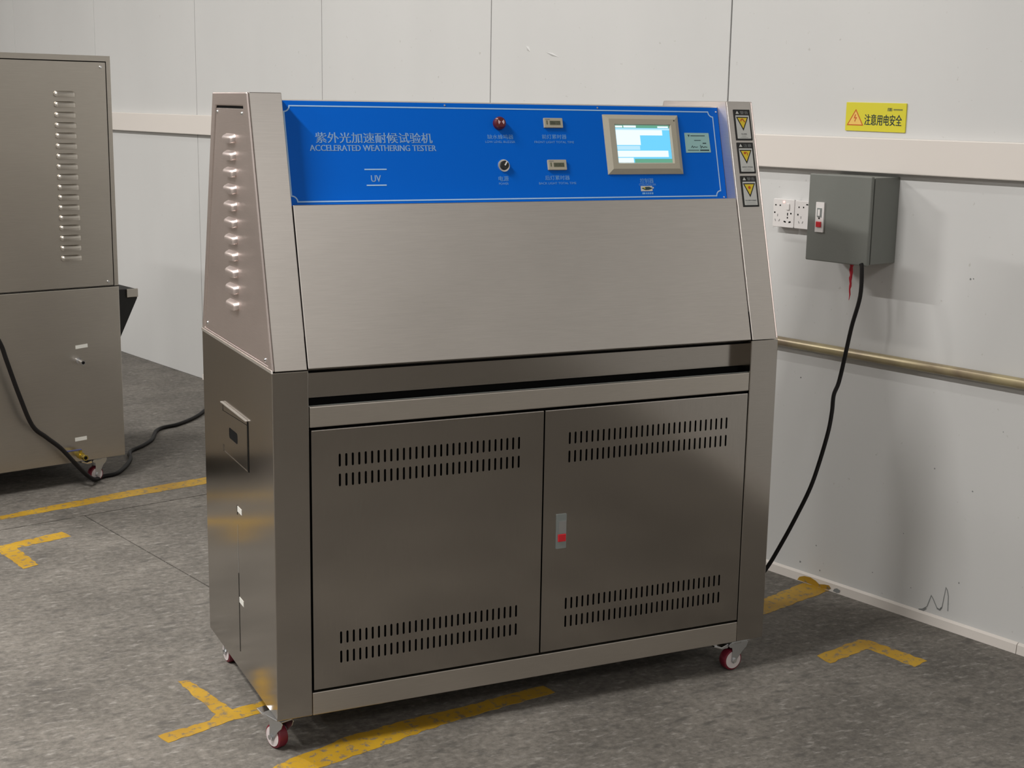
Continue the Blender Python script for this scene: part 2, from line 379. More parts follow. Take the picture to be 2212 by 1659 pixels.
# yellow sign
sg = thing('warning_sign', 'yellow plastic sign with red lightning triangle and black Chinese characters', 'sign', WALL.p(-.397, 1.434, 0))
fr = Fr(WALL.p(-.5042, 1.4345, 0), (WALL.p(-.2905, 1.4325, 0)-WALL.p(-.5042, 1.4345, 0)), UP, WN)
MB().mat('sign_yellow').prism(fr, rrect(0, .2135, 0, .0835, .002), 0, .004).build('plate', sg, bevel=.0008)
b = flat().mat('sign_orange').poly(fr, [(.0085, .0182), (.0635, .0182), (.0365, .0605)], .0043)
b.mat('sign_red'); tri = [(.0085, .0175), (.0635, .0175), (.0365, .0615)]
b.strip(fr, tri, .0028, .0046, closed=True)
b.poly(fr, [(.0345, .0485), (.0375, .0485), (.0355, .0395), (.0425, .0400), (.0350, .0290), (.0335, .0305), (.0375, .0370), (.0305, .0362)], .0047)
b.poly(fr, [(.0335, .0315), (.0372, .0300), (.0347, .0255)], .0047)
b.build('emblem', sg)
b = flat().mat('ink'); text(b, fr, '注意用电安全', .0695, .2005, .018, .050, .0046, .0005)
text(b, fr, 'Π', .1505, .1570, .0602, .0690, .0046, .0006); text(b, fr, 'Π', .1580, .1640, .0602, .0690, .0046, .0006)
b.quad(fr, .1695, .2010, .0628, .0640, .0046); b.quad(fr, .1695, .2010, .0652, .0664, .0046)
b.build('lettering', sg)
# sockets
def slot(b, fr, x, z, w, h, ang, c, mat='void'):
    b.mat(mat); ca, sa = math.cos(math.radians(ang)), math.sin(math.radians(ang))
    b.poly(fr, [(x+(px*ca-pz*sa), z+(px*sa+pz*ca)) for px, pz in ((-w/2, -h/2), (w/2, -h/2), (w/2, h/2), (-w/2, h/2))], c)
def dot(b, fr, x, z, r, c, mat='void', n=10):
    b.mat(mat); b.poly(fr, [(x+r*math.cos(2*math.pi*i/n), z+r*math.sin(2*math.pi*i/n)) for i in range(n)], c)
so = thing('wall_socket', 'white switched wall socket with lit red neon, left of the grey box', 'socket', WALL.p(-.7015, 1.131, 0))
MB().mat('white_plastic').box(WALL, -.7405, -.6605, 1.1335, 1.2165, 0, .022).build('back_box', so)
MB().mat('white_plastic').prism(WALL, rrect(-.7435, -.6588, 1.1308, 1.2188, .004), .022, .030).build('cover_plate', so, bevel=.0015)
b = flat()
for x, z, w_, h_, a in ((-.7329, 1.1987, .0055, .004, 0), (-.7153, 1.1986, .0055, .004, 0), (-.7361, 1.1754, .005, .005, 0), (-.6713, 1.1751, .005, .005, 0), (-.6845, 1.1725, .0038, .0085, 0), (-.6844, 1.1615, .0045, .005, 0), (-.6943, 1.1485, .009, .0045, -15), (-.6748, 1.1484, .009, .0045, 15)):
    slot(b, WALL, x, z, w_, h_, a, .0304)
for x, z, a in ((-.724, 1.1673, 0), (-.7324, 1.1515, 25), (-.7168, 1.1516, -28)): slot(b, WALL, x, z, .0028, .0075, a, .0304, 'grey_slot')
b.build('pin_hole', so)
MB().mat('white_plastic').prism(WALL, rrect(-.6895, -.6770, 1.1855, 1.2055, .003), .030, .0335).build('rocker_switch', so, bevel=.001)
b = MB().mat('led_red'); b.cyl(WALL.p(-.7005, 1.2096, .0296), WALL.p(-.7005, 1.2096, .0312), .0028, n=12).build('indicator_lamp', so, label='glowing red neon')
so = thing('wall_socket', 'white wall socket without a switch, its right edge behind the grey box', 'socket', WALL.p(-.615, 1.131, 0))
MB().mat('white_plastic').box(WALL, -.654, -.574, 1.1335, 1.2165, 0, .022).build('back_box', so)
MB().mat('white_plastic').prism(WALL, rrect(-.6572, -.5715, 1.1308, 1.2172, .004), .022, .030).build('cover_plate', so, bevel=.0015)
b = flat()
for x, z, w_, h_, a in ((-.6404, 1.1969, .0045, .0045, 0), (-.6227, 1.1975, .0045, .0045, 0), (-.6434, 1.1739, .005, .005, 0), (-.609, 1.2065, .008, .0035, 0)): slot(b, WALL, x, z, w_, h_, a, .0304)
for x, z, a in ((-.631, 1.166, 0), (-.6384, 1.1505, 25), (-.624, 1.151, -28)): slot(b, WALL, x, z, .0028, .0075, a, .0304, 'grey_slot')
b.build('pin_hole', so)
# grey distribution box
bx = thing('electrical_box', 'grey steel distribution box mounted on the wall under the trunking', 'electrical box', WALL.p(-.408, 1.052, 0))
MB().mat('box_grey').box(WALL, -.517, -.298, 1.0555, 1.3055, 0, .117).build('body', bx, bevel=.0015)
MB().mat('black').box(WALL, -.514, -.3025, 1.059, 1.302, .117, .1235).build('door_seal', bx)
dr = MB().mat('box_grey').box(WALL, -.5195, -.2955, 1.0525, 1.3085, .1235, .137).build('door', bx, bevel=.003)
b = MB().mat('white_plastic').prism(WALL, rrect(-.4865, -.4565, 1.138, 1.2265, .001), .137, .1415)
b.mat('latch_grey').box(WALL, -.4800, -.4640, 1.183, 1.209, .1415, .1435).mat('white_plastic').box(WALL, -.4760, -.4680, 1.186, 1.205, .1435, .1452)
b.build('latch', dr, label='white plastic latch with red push button')
MB().mat('red_button').box(WALL, -.4810, -.4635, 1.153, 1.1695, .1415, .1455).build('latch_button', dr, bevel=.001, label='red push button')
b = MB().mat('void').cyl(WALL.p(-.4725, 1.179, .141), WALL.p(-.4725, 1.179, .1424), .0026, n=12).build('keyhole', dr)
P = lambda x, y, z: V((x, y, z))
s0 = P(1.85, .340, 1.0575)
n_ = 14
tag(MB().mat('red_string').tube([P(1.8500+.0012*math.sin(i*1.7), .3405+i*.0001, 1.058-.115*i/n_) for i in range(n_+1)], [.0052*(1-i/n_)**.8*(1+.25*math.sin(i*2.3))+.0008 for i in range(n_+1)], 8).build('tag_string', smooth=True), 'thin red plastic string hanging from under the grey box', 'string')

def smooth_path(pts, k=6):
    pts = [V(p) for p in pts]; out = []
    for i in range(len(pts)-1):
        p0, p1, p2, p3 = pts[max(i-1, 0)], pts[i], pts[i+1], pts[min(i+2, len(pts)-1)]
        for j in range(k):
            t = j/k; out.append(.5*((2*p1)+(p2-p0)*t+(2*p0-5*p1+4*p2-p3)*t*t+(-p0+3*p1-3*p2+p3)*t**3))
    out.append(pts[-1]); return out
pc = [(1.820, .262, 1.06), (1.819, .256, 1.045), (1.811, .246, .968), (1.793, .253, .88), (1.775, .251, .80), (1.757, .250, .72), (1.734, .241, .684), (1.715, .221, .639), (1.694, .207, .582), (1.667, .207, .489), (1.64, .208, .416), (1.607, .227, .324), (1.574, .243, .246), (1.541, .258, .178), (1.50, .29, .10), (1.46, .36, .03), (1.42, .48, .009), (1.40, .62, .008), (1.36, .74, .03), (1.30, .75, .10), (1.28, .70, .15), (1.28, .6525, .16)]
tag(MB().mat('cable').tube(smooth_path(pc), .0062, 10).build('power_cable', smooth=True), 'thick black cable hanging from the grey box down behind the steel tester', 'cable')

# ------------------------------------------------------------------ THE TESTER
T = thing('weathering_tester', 'large brushed steel ultraviolet weathering tester with blue control panel on casters', 'test machine', (W/2, D/2, 0))
X0, X1 = PW+.003, W-PW-.003       # inner edges of posts
def post(x0, x1):
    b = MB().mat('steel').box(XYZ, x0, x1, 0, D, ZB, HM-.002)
    return b.build('side_column', T, bevel=.0025, segs=3)
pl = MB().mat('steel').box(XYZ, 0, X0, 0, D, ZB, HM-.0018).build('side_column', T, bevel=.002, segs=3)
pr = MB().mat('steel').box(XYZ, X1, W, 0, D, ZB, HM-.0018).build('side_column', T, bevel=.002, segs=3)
# dark slot and stickers in the left column side
b = flat().mat('void').quad(LEFT, .3262, .3302, .139, .345, .0006); b.mat('ink_grey').quad(LEFT, .3262, .3277, .345, .47, .0006); b.mat('void').quad(LEFT, .3262, .3302, .495, .519, .0006); b.build('seam_slot', T)
for z in (.511, .277):
    MB().mat('white_paper').box(LEFT, .286, .3245, z-.007, z+.007, 0, .0008).build('sticker', T, label='small white sticker on the left side')
# vent hood with oval opening
b = MB().mat('steel'); cx, cz, hw, hh = .345, .690, .041, .0135
inner = rrect(cx-hw, cx+hw, cz-hh, cz+hh, .008, 4); n4 = len(inner)
vy0, vy1, vz0, vz1 = .215, .449, .630, .755
def on_rect(a):
    x, z = a[0]-cx, a[1]-cz
    tx = (vy1-cx if x > 0 else cx-vy0)/max(1e-6, abs(x)); tz = (vz1-cz if z > 0 else cz-vz0)/max(1e-6, abs(z)); t = min(tx, tz); return (cx+x*t, cz+z*t)
outer = [on_rect(a) for a in inner]
b.ring(LEFT, outer, inner, .0010, .0016)
b.add([LEFT.p(vy0, vz0, 0), LEFT.p(vy1, vz0, 0), LEFT.p(vy1, vz1, 0), LEFT.p(vy0, vz1, 0), LEFT.p(vy0, vz0, .0016), LEFT.p(vy1, vz0, .0016), LEFT.p(vy1, vz1, .0016), LEFT.p(vy0, vz1, .0016)],
      [(0, 1, 5, 4), (2, 3, 7, 6), (1, 2, 6, 5), (0, 3, 7, 4)])
hood = b.build('vent_hood', T)
MB().mat('bright_edge').box(LEFT, vy0-.004, vy1+.001, vz1-.002, vz1+.0015, 0, .0065).build('hood_lip', hood, bevel=.001, label='bright folded upper lip')
flat().mat('void').quad(LEFT, cx-hw-.004, cx+hw+.004, cz-hh-.004, cz+hh+.004, .0008).build('hood_opening', hood)
flat().mat('void').quad(LEFT, vy0-.0075, vy0-.0005, vz0, vz1-.002, .0007).build('hood_gap', hood)
# base pan, back, black block standing in for the unlit interior
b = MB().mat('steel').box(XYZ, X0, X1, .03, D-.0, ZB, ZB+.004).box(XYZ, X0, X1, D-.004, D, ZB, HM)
b.mat('void').box(XYZ, X0, X1, .045, D-.006, ZB+.006, .79)
b.build('cabinet_shell', T)
# bottom rail, upper rail
MB().mat('steel_rail').box(XYZ, X0+.0012, X1-.001, 0, .03, ZB, .1445).build('bottom_rail', T, bevel=.0018)
MB().mat('void').box(XYZ, X0, X1, .018, .046, .1440, .7745).build('door_backing_shade', T)  # black backing stands in for the shade behind the doors
b = MB().mat('steel_rail').box(XYZ, X0+.0012, X1-.001, 0, .008, .776, .8245)
b.build('upper_rail', T, bevel=.0025)
MB().mat('latch_grey').box(XYZ, X0+.0012, X1-.001, .008, .011, .776, .8250).build('rail_lip', T)
b = MB().mat('void').box(XYZ, X0, X1, .0112, .2, .79, .80); b.box(XYZ, X0, X1, .056, .2, .80, .84); b.build('slot_shade', T)  # black boxes stand in for the shadow behind the upper rail
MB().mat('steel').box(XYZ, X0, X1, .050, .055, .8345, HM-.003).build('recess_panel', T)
# doors with punched slots
def door(name, x0, x1, z0, z1, sx0, sx1, lab):
    b = flat().mat('steel_door_dim'); n = 30; pitch = (sx1-sx0)/(n-1); hw = .0026
    rows = (.711, .6645, .2855, .2382); hs = .0302
    c = 0.0; dd = .0016
    gx0, gx1 = sx0-pitch/2, sx1+pitch/2
    ys = [z0]
    for zt in sorted(rows): ys += [zt-hs-.004, zt+.004]
    ys.append(z1)
    for i in range(0, len(ys)-1, 2): b.quad(FRONT, x0, x1, ys[i], ys[i+1], c)
    for i in range(1, len(ys)-1, 2):
        b.quad(FRONT, x0, gx0, ys[i], ys[i+1], c); b.quad(FRONT, gx1, x1, ys[i], ys[i+1], c)
        for k in range(n):
            xc = sx0+pitch*k; a0, a1 = xc-pitch/2, xc+pitch/2; lo, hi = ys[i]+.004, ys[i+1]-.004
            hole = []
            for q in range(5): t_ = math.pi*q/4; hole.append((xc+hw*math.cos(t_), hi-hw+hw*math.sin(t_)))
            for q in range(5): t_ = math.pi+math.pi*q/4; hole.append((xc+hw*math.cos(t_), lo+hw+hw*math.sin(t_)))
            out = [(a1, hi-hw), (a1, ys[i+1]), (xc, ys[i+1]), (a0, ys[i+1]), (a0, hi-hw), (a0, lo+hw), (a0, ys[i]), (xc, ys[i]), (a1, ys[i]), (a1, lo+hw)]
            N = 10; vs = [FRONT.p(*p, c) for p in out]+[FRONT.p(*p, c) for p in hole]+[FRONT.p(*p, c-dd) for p in hole]
            fs = []
            for q in range(N):
                r = (q+1) % N; fs += [(q, r, N+r, N+q), (N+q, N+r, 2*N+r, 2*N+q)]
            b.add(vs, fs)
    # folded edges
    b.quad(Fr((0, 0, z1), (1, 0, 0), (0, 1, 0), (0, 0, 1)), x0, x1, 0, .016); b.quad(Fr((0, 0, z0), (1, 0, 0), (0, 1, 0), (0, 0, -1)), x0, x1, 0, .016)
    b.quad(Fr((x0, 0, 0), (0, 0, 1), (0, 1, 0), (-1, 0, 0)), z0, z1, 0, .016); b.quad(Fr((x1, 0, 0), (0, 0, 1), (0, 1, 0), (1, 0, 0)), z0, z1, 0, .016)
    o = b.build(name, T, label=lab)
    e = MB().mat('bright_edge').box(FRONT, x0+.001, x1-.001, z1-.0012, z1+.0004, -.004, .0006).build('door_highlight', o)  # pale strip painted in as the highlight on the door's top edge
    return o
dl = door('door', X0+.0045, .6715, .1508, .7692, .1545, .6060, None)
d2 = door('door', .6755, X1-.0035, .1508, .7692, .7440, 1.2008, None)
b = MB().mat('latch_grey').prism(FRONT, rrect(.7115, .7390, .4175, .5055, .0012), 0, .0035)
b.mat('zinc').box(FRONT, .7165, .7375, .4555, .488, .0035, .0048)
h = b.build('door_handle', d2, label='flush grey push handle with red button')
MB().mat('red_button').box(FRONT, .7155, .7370, .4355, .4545, .0035, .0065).build('handle_button', d2, bevel=.001, label='red push button')
# end cowls
def cowl(side):
    xs = (0, PW) if side == 0 else (W-PW, W)
    out = [(0, HM), (YF, HT), (YB, HT), (D, HM)]
    e = 1 if side == 0 else -1
    # core
    core = MB().mat('steel_slope_lit'); xo = xs[0]+.006 if side == 0 else xs[1]-.006; xi = xs[1] if side == 0 else xs[0]
    fr = Fr((0, 0, 0), (0, 1, 0), (0, 0, 1), (1, 0, 0))
    core.prism(fr, out, min(xo, xi), max(xo, xi))
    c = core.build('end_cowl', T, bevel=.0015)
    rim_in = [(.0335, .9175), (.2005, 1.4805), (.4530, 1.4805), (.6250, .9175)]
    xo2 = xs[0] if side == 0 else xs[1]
    MB().mat('steel_side_lit').ring(fr, out, rim_in, min(xo, xo2), max(xo, xo2)).build('cowl_rim', c, bevel=.003)
    flat().mat('void').poly(fr, rim_in, xs[0]+.0052 if side == 0 else xs[1]-.0052).build('cowl_gap', c)
    pin = [(.0365, .9185), (.2025, 1.4745), (.4500, 1.4745), (.6225, .9185)]
    a, b_ = (xs[0]+.002, xs[0]+.005) if side == 0 else (xs[1]-.005, xs[1]-.002)
    pan = MB().mat('steel_side_lit').prism(fr, pin, a, b_).build('side_cover', T, bevel=.0006)
    return c, pan
cl, cover = cowl(0)
cr, cover_r = cowl(1)
MB().mat('steel_sheen').prism(Fr((0, 0, 0), (0, 1, 0), (0, 0, 1), (1, 0, 0)), [(YF+.004, HT-.0015), (YB-.004, HT-.0015), (.60, .98), (.022, .98)], W-PW-.0010, W-PW-.0001).build('cowl_sheen_plate', cr)  # added plate, its pale steel imitates reflected light on the inner face
MB().mat('steel_sheen').prism(Fr((0, 0, 0), (0, 1, 0), (0, 0, 1), (1, 0, 0)), [(YF+.004, HT-.0015), (YB-.004, HT-.0015), (.60, .98), (.022, .98)], PW+.0001, PW+.0004).build('cowl_sheen_plate', cl)
# pale strip painted as the edge highlight between cowl and column on the left side and under the slope
MB().mat('bright_edge').prism(Fr((0, 0, 0), (0, 1, 0), (0, 0, 1), (-1, 0, 0)), [(-.001, HM-.0035), (D, HM-.0035), (D, HM+.0035), (.001, HM+.0035)], -.002, .0015).build('edge_highlight', T)
# louvres in the left side cover: pressed hoods, open to the front
def louver(fr, L, h, depth, mat, n=6, flip=1):
    b = MB().mat(mat); us = [0, .03, .08, .15, .5, .85, .92, .97, 1]; es = [0, .55, .88, 1, 1, 1, .88, .55, 0]
    prof = [(.5, 0), (.30, .70), (.12, .95), (-.1, 1), (-.5, .96), (-.5, 0)]
    verts = []; faces = []; m_ = len(prof)
    for u, e in zip(us, es):
        for zz_, dd_ in prof: verts.append(fr.p(-L/2+L*u, h*zz_*(.45+.55*e), depth*dd_*e))
    for i in range(len(us)-1):
        for j in range(m_-1): faces.append((i*m_+j, (i+1)*m_+j, (i+1)*m_+j+1, i*m_+j+1))
    b.add(verts, faces); return b
lv = None
LX = Fr((.002, 0, 0), (0, 1, 0), (0, 0, 1), (-1, 0, 0))
for i in range(11):
    z = 1.4065-i*(1.4065-1.0165)/10
    fr = Fr(LX.p(.3230, z, 0), (0, 1, 0), (0, 0, 1), (-1, 0, 0))
    if lv is None:
        lv = louver(fr, .090, .0215, .0125, 'steel_side_lit').build('louver', cover, smooth=True)
    else: copy_part(lv, (0, 0, z-1.4065))
fr = LX; sc = None
for y, z in ((.4400, 1.4660), (.2140, 1.4640), (.5950, .9330), (.0560, .9270)):
    b = MB().mat('chrome').cyl(LX.p(y, z, -.0005), LX.p(y, z, .0028), .0052, .0035, n=12).build('screw', cover, smooth=True)
# top cover behind the control panel
b = MB().mat('steel').prism(Fr((0, 0, 0), (0, 1, 0), (0, 0, 1), (1, 0, 0)), [(.2125, 1.4965), (.47, 1.4965), (.60, .93), (.07, .93)], PW+.001, W-PW-.001)
b.build('top_cover', T)
# inclined lid
LD = MB().mat('steel_slope_lit').box(SLOPE, PW+.0025, X1-.001, .0015, .3712, -.0405, .0006).build('lid', T, bevel=.0018, label='wide blank inclined steel lid')
flat().mat('void').quad(SLOPE, PW, W-PW, -.004, .372, -.0385).build('lid_gap', T)
flat().mat('bright_edge').quad(SLOPE, PW+.0027, PW+.0043, .004, .369, .0009).build('lid_highlight', LD)  # highlight along the lid's left edge, painted as a pale strip
# blue control panel
OB = -.042
BP = MB().mat('blue_panel').box(SLOPE, PW+.0005, 1.2676, .372, .6205, OB-.006, OB).build('control_panel', T, bevel=.0006, label='bright blue control panel with white lettering')
MB().mat('bright_edge').box(SLOPE, PW+.0005, 1.2676, .6207, .6235, OB-.012, OB-.0005).build('panel_highlight', T)  # pale strip for the highlight line above the blue panel
PO = OB+.0005
b = flat().mat('print_light'); R = .0135
def notch(cx, cy, t0, t1, n=5): return [(cx+R*math.cos(math.radians(t0+(t1-t0)*i/n)), cy+R*math.sin(math.radians(t0+(t1-t0)*i/n))) for i in range(n+1)]
bx0, bx1, bz0, bz1 = .0945, 1.2500, .3865, .6085
pts = notch(bx1, bz1, 180, 270)+notch(bx1, bz0, 90, 180)+notch(bx0, bz0, 0, 90)+notch(bx0, bz1, 270, 360)
b.strip(SLOPE, pts, .0030, PO, closed=True)
b.build('border_line', BP)
b = flat().mat('print_light')
text(b, SLOPE, '紫外光加速耐候试验机', .1635, .4515, .5225, .5475, PO, .0003)
text(b, SLOPE, 'ACCELERATED WEATHERING TESTER', .1480, .4592, .5038, .5180, PO, .0003)
text(b, SLOPE, 'UV', .2890, .3130, .4310, .4465, PO, .0003)
b.quad(SLOPE, .2745, .3293, .4590, .4618, PO); b.quad(SLOPE, .2764, .3258, .4215, .4245, PO)
b.mat('print_soft')
text(b, SLOPE, '缺水蜂鸣器', .5962, .6657, .5335, .5450, PO); text(b, SLOPE, 'LOW LEVEL BUZZER', .5896, .6697, .5240, .5295, PO)
text(b, SLOPE, '前灯累时器', .7442, .8123, .5345, .5460, PO); text(b, SLOPE, 'FRONT LIGHT TOTAL TIME', .7222, .8320, .5240, .5295, PO)
text(b, SLOPE, '后灯累时器', .7415, .8095, .4317, .4432, PO); text(b, SLOPE, 'BACK LIGHT TOTAL TIME', .7233, .8265, .4210, .4265, PO)
text(b, SLOPE, '电源', .6150, .6420, .4300, .4425, PO); text(b, SLOPE, 'POWER', .6150, .6405, .4210, .4265, PO)
text(b, SLOPE, '控制器', .0, .0391, .0, .0125, 0) if False else None
text(b, SLOPE, '控制器', 1.0100, 1.0500, .4215, .4345, PO); text(b, SLOPE, 'CONTROLLER', 1.0060, 1.0560, .4155, .4205, PO)
[b.quad(SLOPE, x, x+w_, .3930, .3978, PO) for x, w_ in ((1.0130, .009), (1.0240, .004), (1.0295, .004), (1.0350, .004), (1.0405, .005))]
b.build('lettering', BP)
b = flat().mat('label_white').poly(SLOPE, rrect(1.0100, 1.0440, .4010, .4145, .001), PO)
b.mat('ink').poly(SLOPE, [(1.0120, .4085), (1.0180, .4105), (1.0250, .4120), (1.0350, .4122), (1.0440, .4085), (1.0400, .4060), (1.0320, .4040), (1.0230, .4038)], PO+.0002)
b.mat('label_yellow').poly(SLOPE, [(1.0160, .4098), (1.0220, .4110), (1.0235, .4065)], PO+.0004)
dot(b, SLOPE, 1.0465, .4095, .0022, PO, 'label_white')
b.build('emblem', BP)
for x, s in ((.4919, .6150), (.9082, .6150), (1.2610, .6090), (1.2580, .3830)):
    MB().mat('zinc').cyl(SLOPE.p(x, s, OB), SLOPE.p(x, s, OB+.0012), .0022, n=10).build('screw', BP)
# buzzer lamp
c = lambda x, s, h: SLOPE.p(x, s, OB+h)
bz = MB().mat('red_dark').cyl(c(.6300, .5715, 0), c(.6300, .5715, .010), .0155, n=24).cyl(c(.6300, .5715, .010), c(.6300, .5715, .016), .0155, .0115, n=24).build('buzzer', T, smooth=True, label='round dark red buzzer lamp')
b = flat().mat('pink_print')
for sg_ in (-1, 1):
    b.poly(Fr(c(.6300, .5715, .0163), (1, 0, 0), SLOPE.b, SLOPE.n), [(sg_*.0015, .001), (sg_*.0075, .0065), (sg_*.0085, -.0005), (sg_*.0065, -.0055)][::sg_], 0)
b.build('buzzer_mark', bz)
# power knob
kb = MB().mat('bright_edge').cyl(c(.6320, .4680, 0), c(.6320, .4680, .003), .0155, .0150, n=28).build('power_knob', T, smooth=True, label='black rotary knob in a chrome ring')
MB().mat('black').cyl(c(.6320, .4680, .003), c(.6320, .4680, .0095), .0112, .0106, n=24).build('knob_cap', kb, smooth=True)
fr = Fr(c(.6320, .4680, .0098), V((1, 0, 0))*math.cos(.95)+SLOPE.b*math.sin(.95), SLOPE.b*math.cos(.95)-V((1, 0, 0))*math.sin(.95), SLOPE.n)
MB().mat('white_plastic').box(fr, -.0015, .0100, -.0016, .0016, -.003, .0012).build('pointer', kb)
# hour meters
for i, (x0, x1, s0_, s1_) in enumerate(((.7515, .8032, .5618, .5862), (.7508, .8020, .4560, .4816))):
    hm = MB().mat('beige_plastic').prism(SLOPE, rrect(x0, x1, s0_, s1_, .0015), OB, OB+.006).build('hour_meter', T, bevel=.001, label='upper hour meter' if i == 0 else 'lower hour meter')
    xm, sm = (x0+x1)/2, (s0_+s1_)/2; cz_ = OB+.0064
    b = flat().mat('lcd').quad(SLOPE, x0+.015, x1-.007, sm-.0055, sm+.0050, cz_)
    b.mat('label_yellow' if False else 'lcd'); b.quad(SLOPE, x0+.006, x0+.0095, sm-.0045, sm+.0055, cz_)
    b.mat('lcd_digit')
    text(b, SLOPE, '00%d25' % (61-i*3), x0+.017, x1-.0085, sm-.0038, sm+.0035, cz_+.0002)
    b.mat('ink_grey'); b.quad(SLOPE, x0+.004, x0+.016, s1_-.0045, s1_-.003, cz_)
    b.build('display', hm)
# touch screen
hx0, hx1, hs0, hs1 = .9195, 1.1402, .4445, .5975
o8 = [(hx0, hs0), (hx1, hs0), (hx1, hs1), (hx0, hs1)]
def inset(k): return [(hx0+k, hs0+k), (hx1-k, hs0+k), (hx1-k, hs1-k), (hx0+k, hs1-k)]
scr = [(.9510, .4735), (1.1095, .4735), (1.1095, .5700), (.9510, .5700)]
b = MB().mat('beige_plastic'); Z0, Z1, Z2, Z3 = OB, OB+.003, OB+.010, OB+.0055
L0, L1, L2, L3, L4 = [SLOPE.p(*p, Z0) for p in o8], [SLOPE.p(*p, Z1) for p in o8], [SLOPE.p(*p, Z2) for p in inset(.0125)], [SLOPE.p(*p, Z2) for p in [(.9470, .4700), (1.1135, .4700), (1.1135, .5720), (.9470, .5720)]], [SLOPE.p(*p, Z3) for p in scr]
vs = L0+L1+L2+L3+L4; fs = []
for l in range(4):
    for i in range(4): j = (i+1) % 4; fs.append((l*4+i, l*4+j, l*4+4+j, l*4+4+i))
b.add(vs, fs); ts = b.build('touch_screen', T, label='beige framed touch screen, lit blue')
b = flat().mat('screen_blue').quad(SLOPE, *scr[0][:1], scr[1][0], scr[0][1], scr[2][1], Z3-.0003)
zz = Z3
sx = lambda u: scr[0][0]+(scr[1][0]-scr[0][0])*u
sz = lambda v: scr[0][1]+(scr[2][1]-scr[0][1])*v
def sq(u0, u1, v0, v1, mt, dz=.0002): b.mat(mt).quad(SLOPE, sx(u0), sx(u1), sz(v0), sz(v1), zz+dz)
sq(0, 1, .925, 1, 'screen_green'); sq(0, 1, .885, .915, 'screen_pale'); sq(0, .13, .935, .985, 'screen_white', .0004); sq(.15, .38, .935, .99, 'screen_white', .0004); sq(.78, .98, .93, .975, 'screen_white', .0004)
sq(.30, 1, 0, .10, 'screen_green'); sq(0, .28, 0, .13, 'screen_white', .0004)
sq(0, .86, .73, .87, 'screen_white', .0003); sq(0, .44, .47, .73, 'screen_white', .0003); sq(0, .94, .15, .32, 'screen_white', .0003); sq(0, 1, .87, .885, 'screen_pale', .0003); sq(0, .42, .34, .45, 'screen_pale', .0003)
b.build('display', ts, label='lit blue screen with pale rows of text')
dot_ = MB().mat('black').cyl(SLOPE.p(1.1235, .5815, Z2), SLOPE.p(1.1235, .5815, Z2+.0005), .0018, n=8).build('status_lamp', ts)
# asset sticker
fr = Fr(SLOPE.p(1.1570, .5005, OB), (1, .0, -.0), SLOPE.b, SLOPE.n)
st = MB().mat('sticker_green').prism(fr, [(0, 0), (.0758, .0008), (.0745, .0520), (.0005, .0522)], .0, .0008).build('inspection_sticker', T, label='pale green inspection sticker')
b = flat().mat('ink')
b.quad(fr, .018, .062, .0435, .0455, .001); b.poly(fr, [(.009, .047), (.016, .047), (.0125, .041)], .001)
b.quad(fr, .028, .048, .0315, .0332, .001); b.quad(fr, .053, .064, .0235, .0262, .001)
b.strip(fr, [(.017, .013), (.021, .018), (.023, .013), (.027, .016), (.031, .014), (.037, .015)], .0015, .001); b.strip(fr, [(.045, .020), (.047, .012), (.050, .017), (.054, .0135), (.059, .0155), (.066, .014)], .0018, .001)
b.quad(fr, .006, .040, .0055, .0072, .001); b.quad(fr, .043, .071, .0047, .0080, .001)
b.build('lettering', st)
# three warning labels on the right cowl
for i, (s1_, body) in enumerate(((.6045, '高温'), (.5172, '小心'), (.4291, '紫外'))):
    x0, x1, s0_ = 1.2868-.0003*i, 1.3380-.0012*i, s1_-.0815
    wl = MB().mat('black').prism(SLOPE, rrect(x0, x1, s0_, s1_, .001), 0.0002, .0012).build('warning_label', T, label=('topmost', 'middle', 'lowest')[i]+' of three black and white warning labels')
    b = flat().mat('label_white').poly(SLOPE, rrect(x0+.0045, x1-.0045, s0_+.0045, s1_-.0155, .0015), .0014)
    b.poly(SLOPE, [(x0+.006, s1_-.0115), (x0+.0165, s1_-.0115), (x0+.0112, s1_-.0035)], .0014)
    b.mat('ink_grey'); text(b, SLOPE, ('警告', '注意', '警告')[i], x0+.020, x1-.006, s1_-.0125, s1_-.004, .0014)
    b.mat('black'); ty, tb = s1_-.0195, s1_-.0565; xm = (x0+x1)/2-.0005
    b.poly(SLOPE, [(xm-.0190, ty), (xm, tb), (xm+.0190, ty)], .0016)
    b.mat('label_yellow').poly(SLOPE, [(xm-.0145, ty-.0028), (xm, tb+.0065), (xm+.0145, ty-.0028)], .0018)
    b.mat('label_red')
    if i == 0: b.strip(SLOPE, [(xm-.006, ty-.012), (xm-.004, ty-.007), (xm, ty-.006), (xm+.003, ty-.009), (xm+.007, ty-.014)], .0032, .002)
    elif i == 1:
        dot(b, SLOPE, xm-.003, ty-.0085, .0035, .002, 'label_red'); b.strip(SLOPE, [(xm+.000, ty-.006), (xm+.005, ty-.009), (xm+.004, ty-.015)], .002, .002)
    else: dot(b, SLOPE, xm, ty-.0115, .0042, .002, 'label_red')
    b.mat('ink_grey')
    text(b, SLOPE, ('当心烫伤', '请勿打开机盖', '当心紫外线辐射')[i], xm-(.008, .016, .0165)[i], xm+(.009, .017, .0175)[i], s0_+.0150, s0_+.0185, .0016, .0003)
    b.quad(SLOPE, xm-.007-.004*i, xm+.007+.004*i, s0_+.0108, s0_+.0116, .0016); b.quad(SLOPE, xm-.012-.002*i, xm+.013+.002*i, s0_+.0068, s0_+.0076, .0016)
    b.build('label_print', wl)

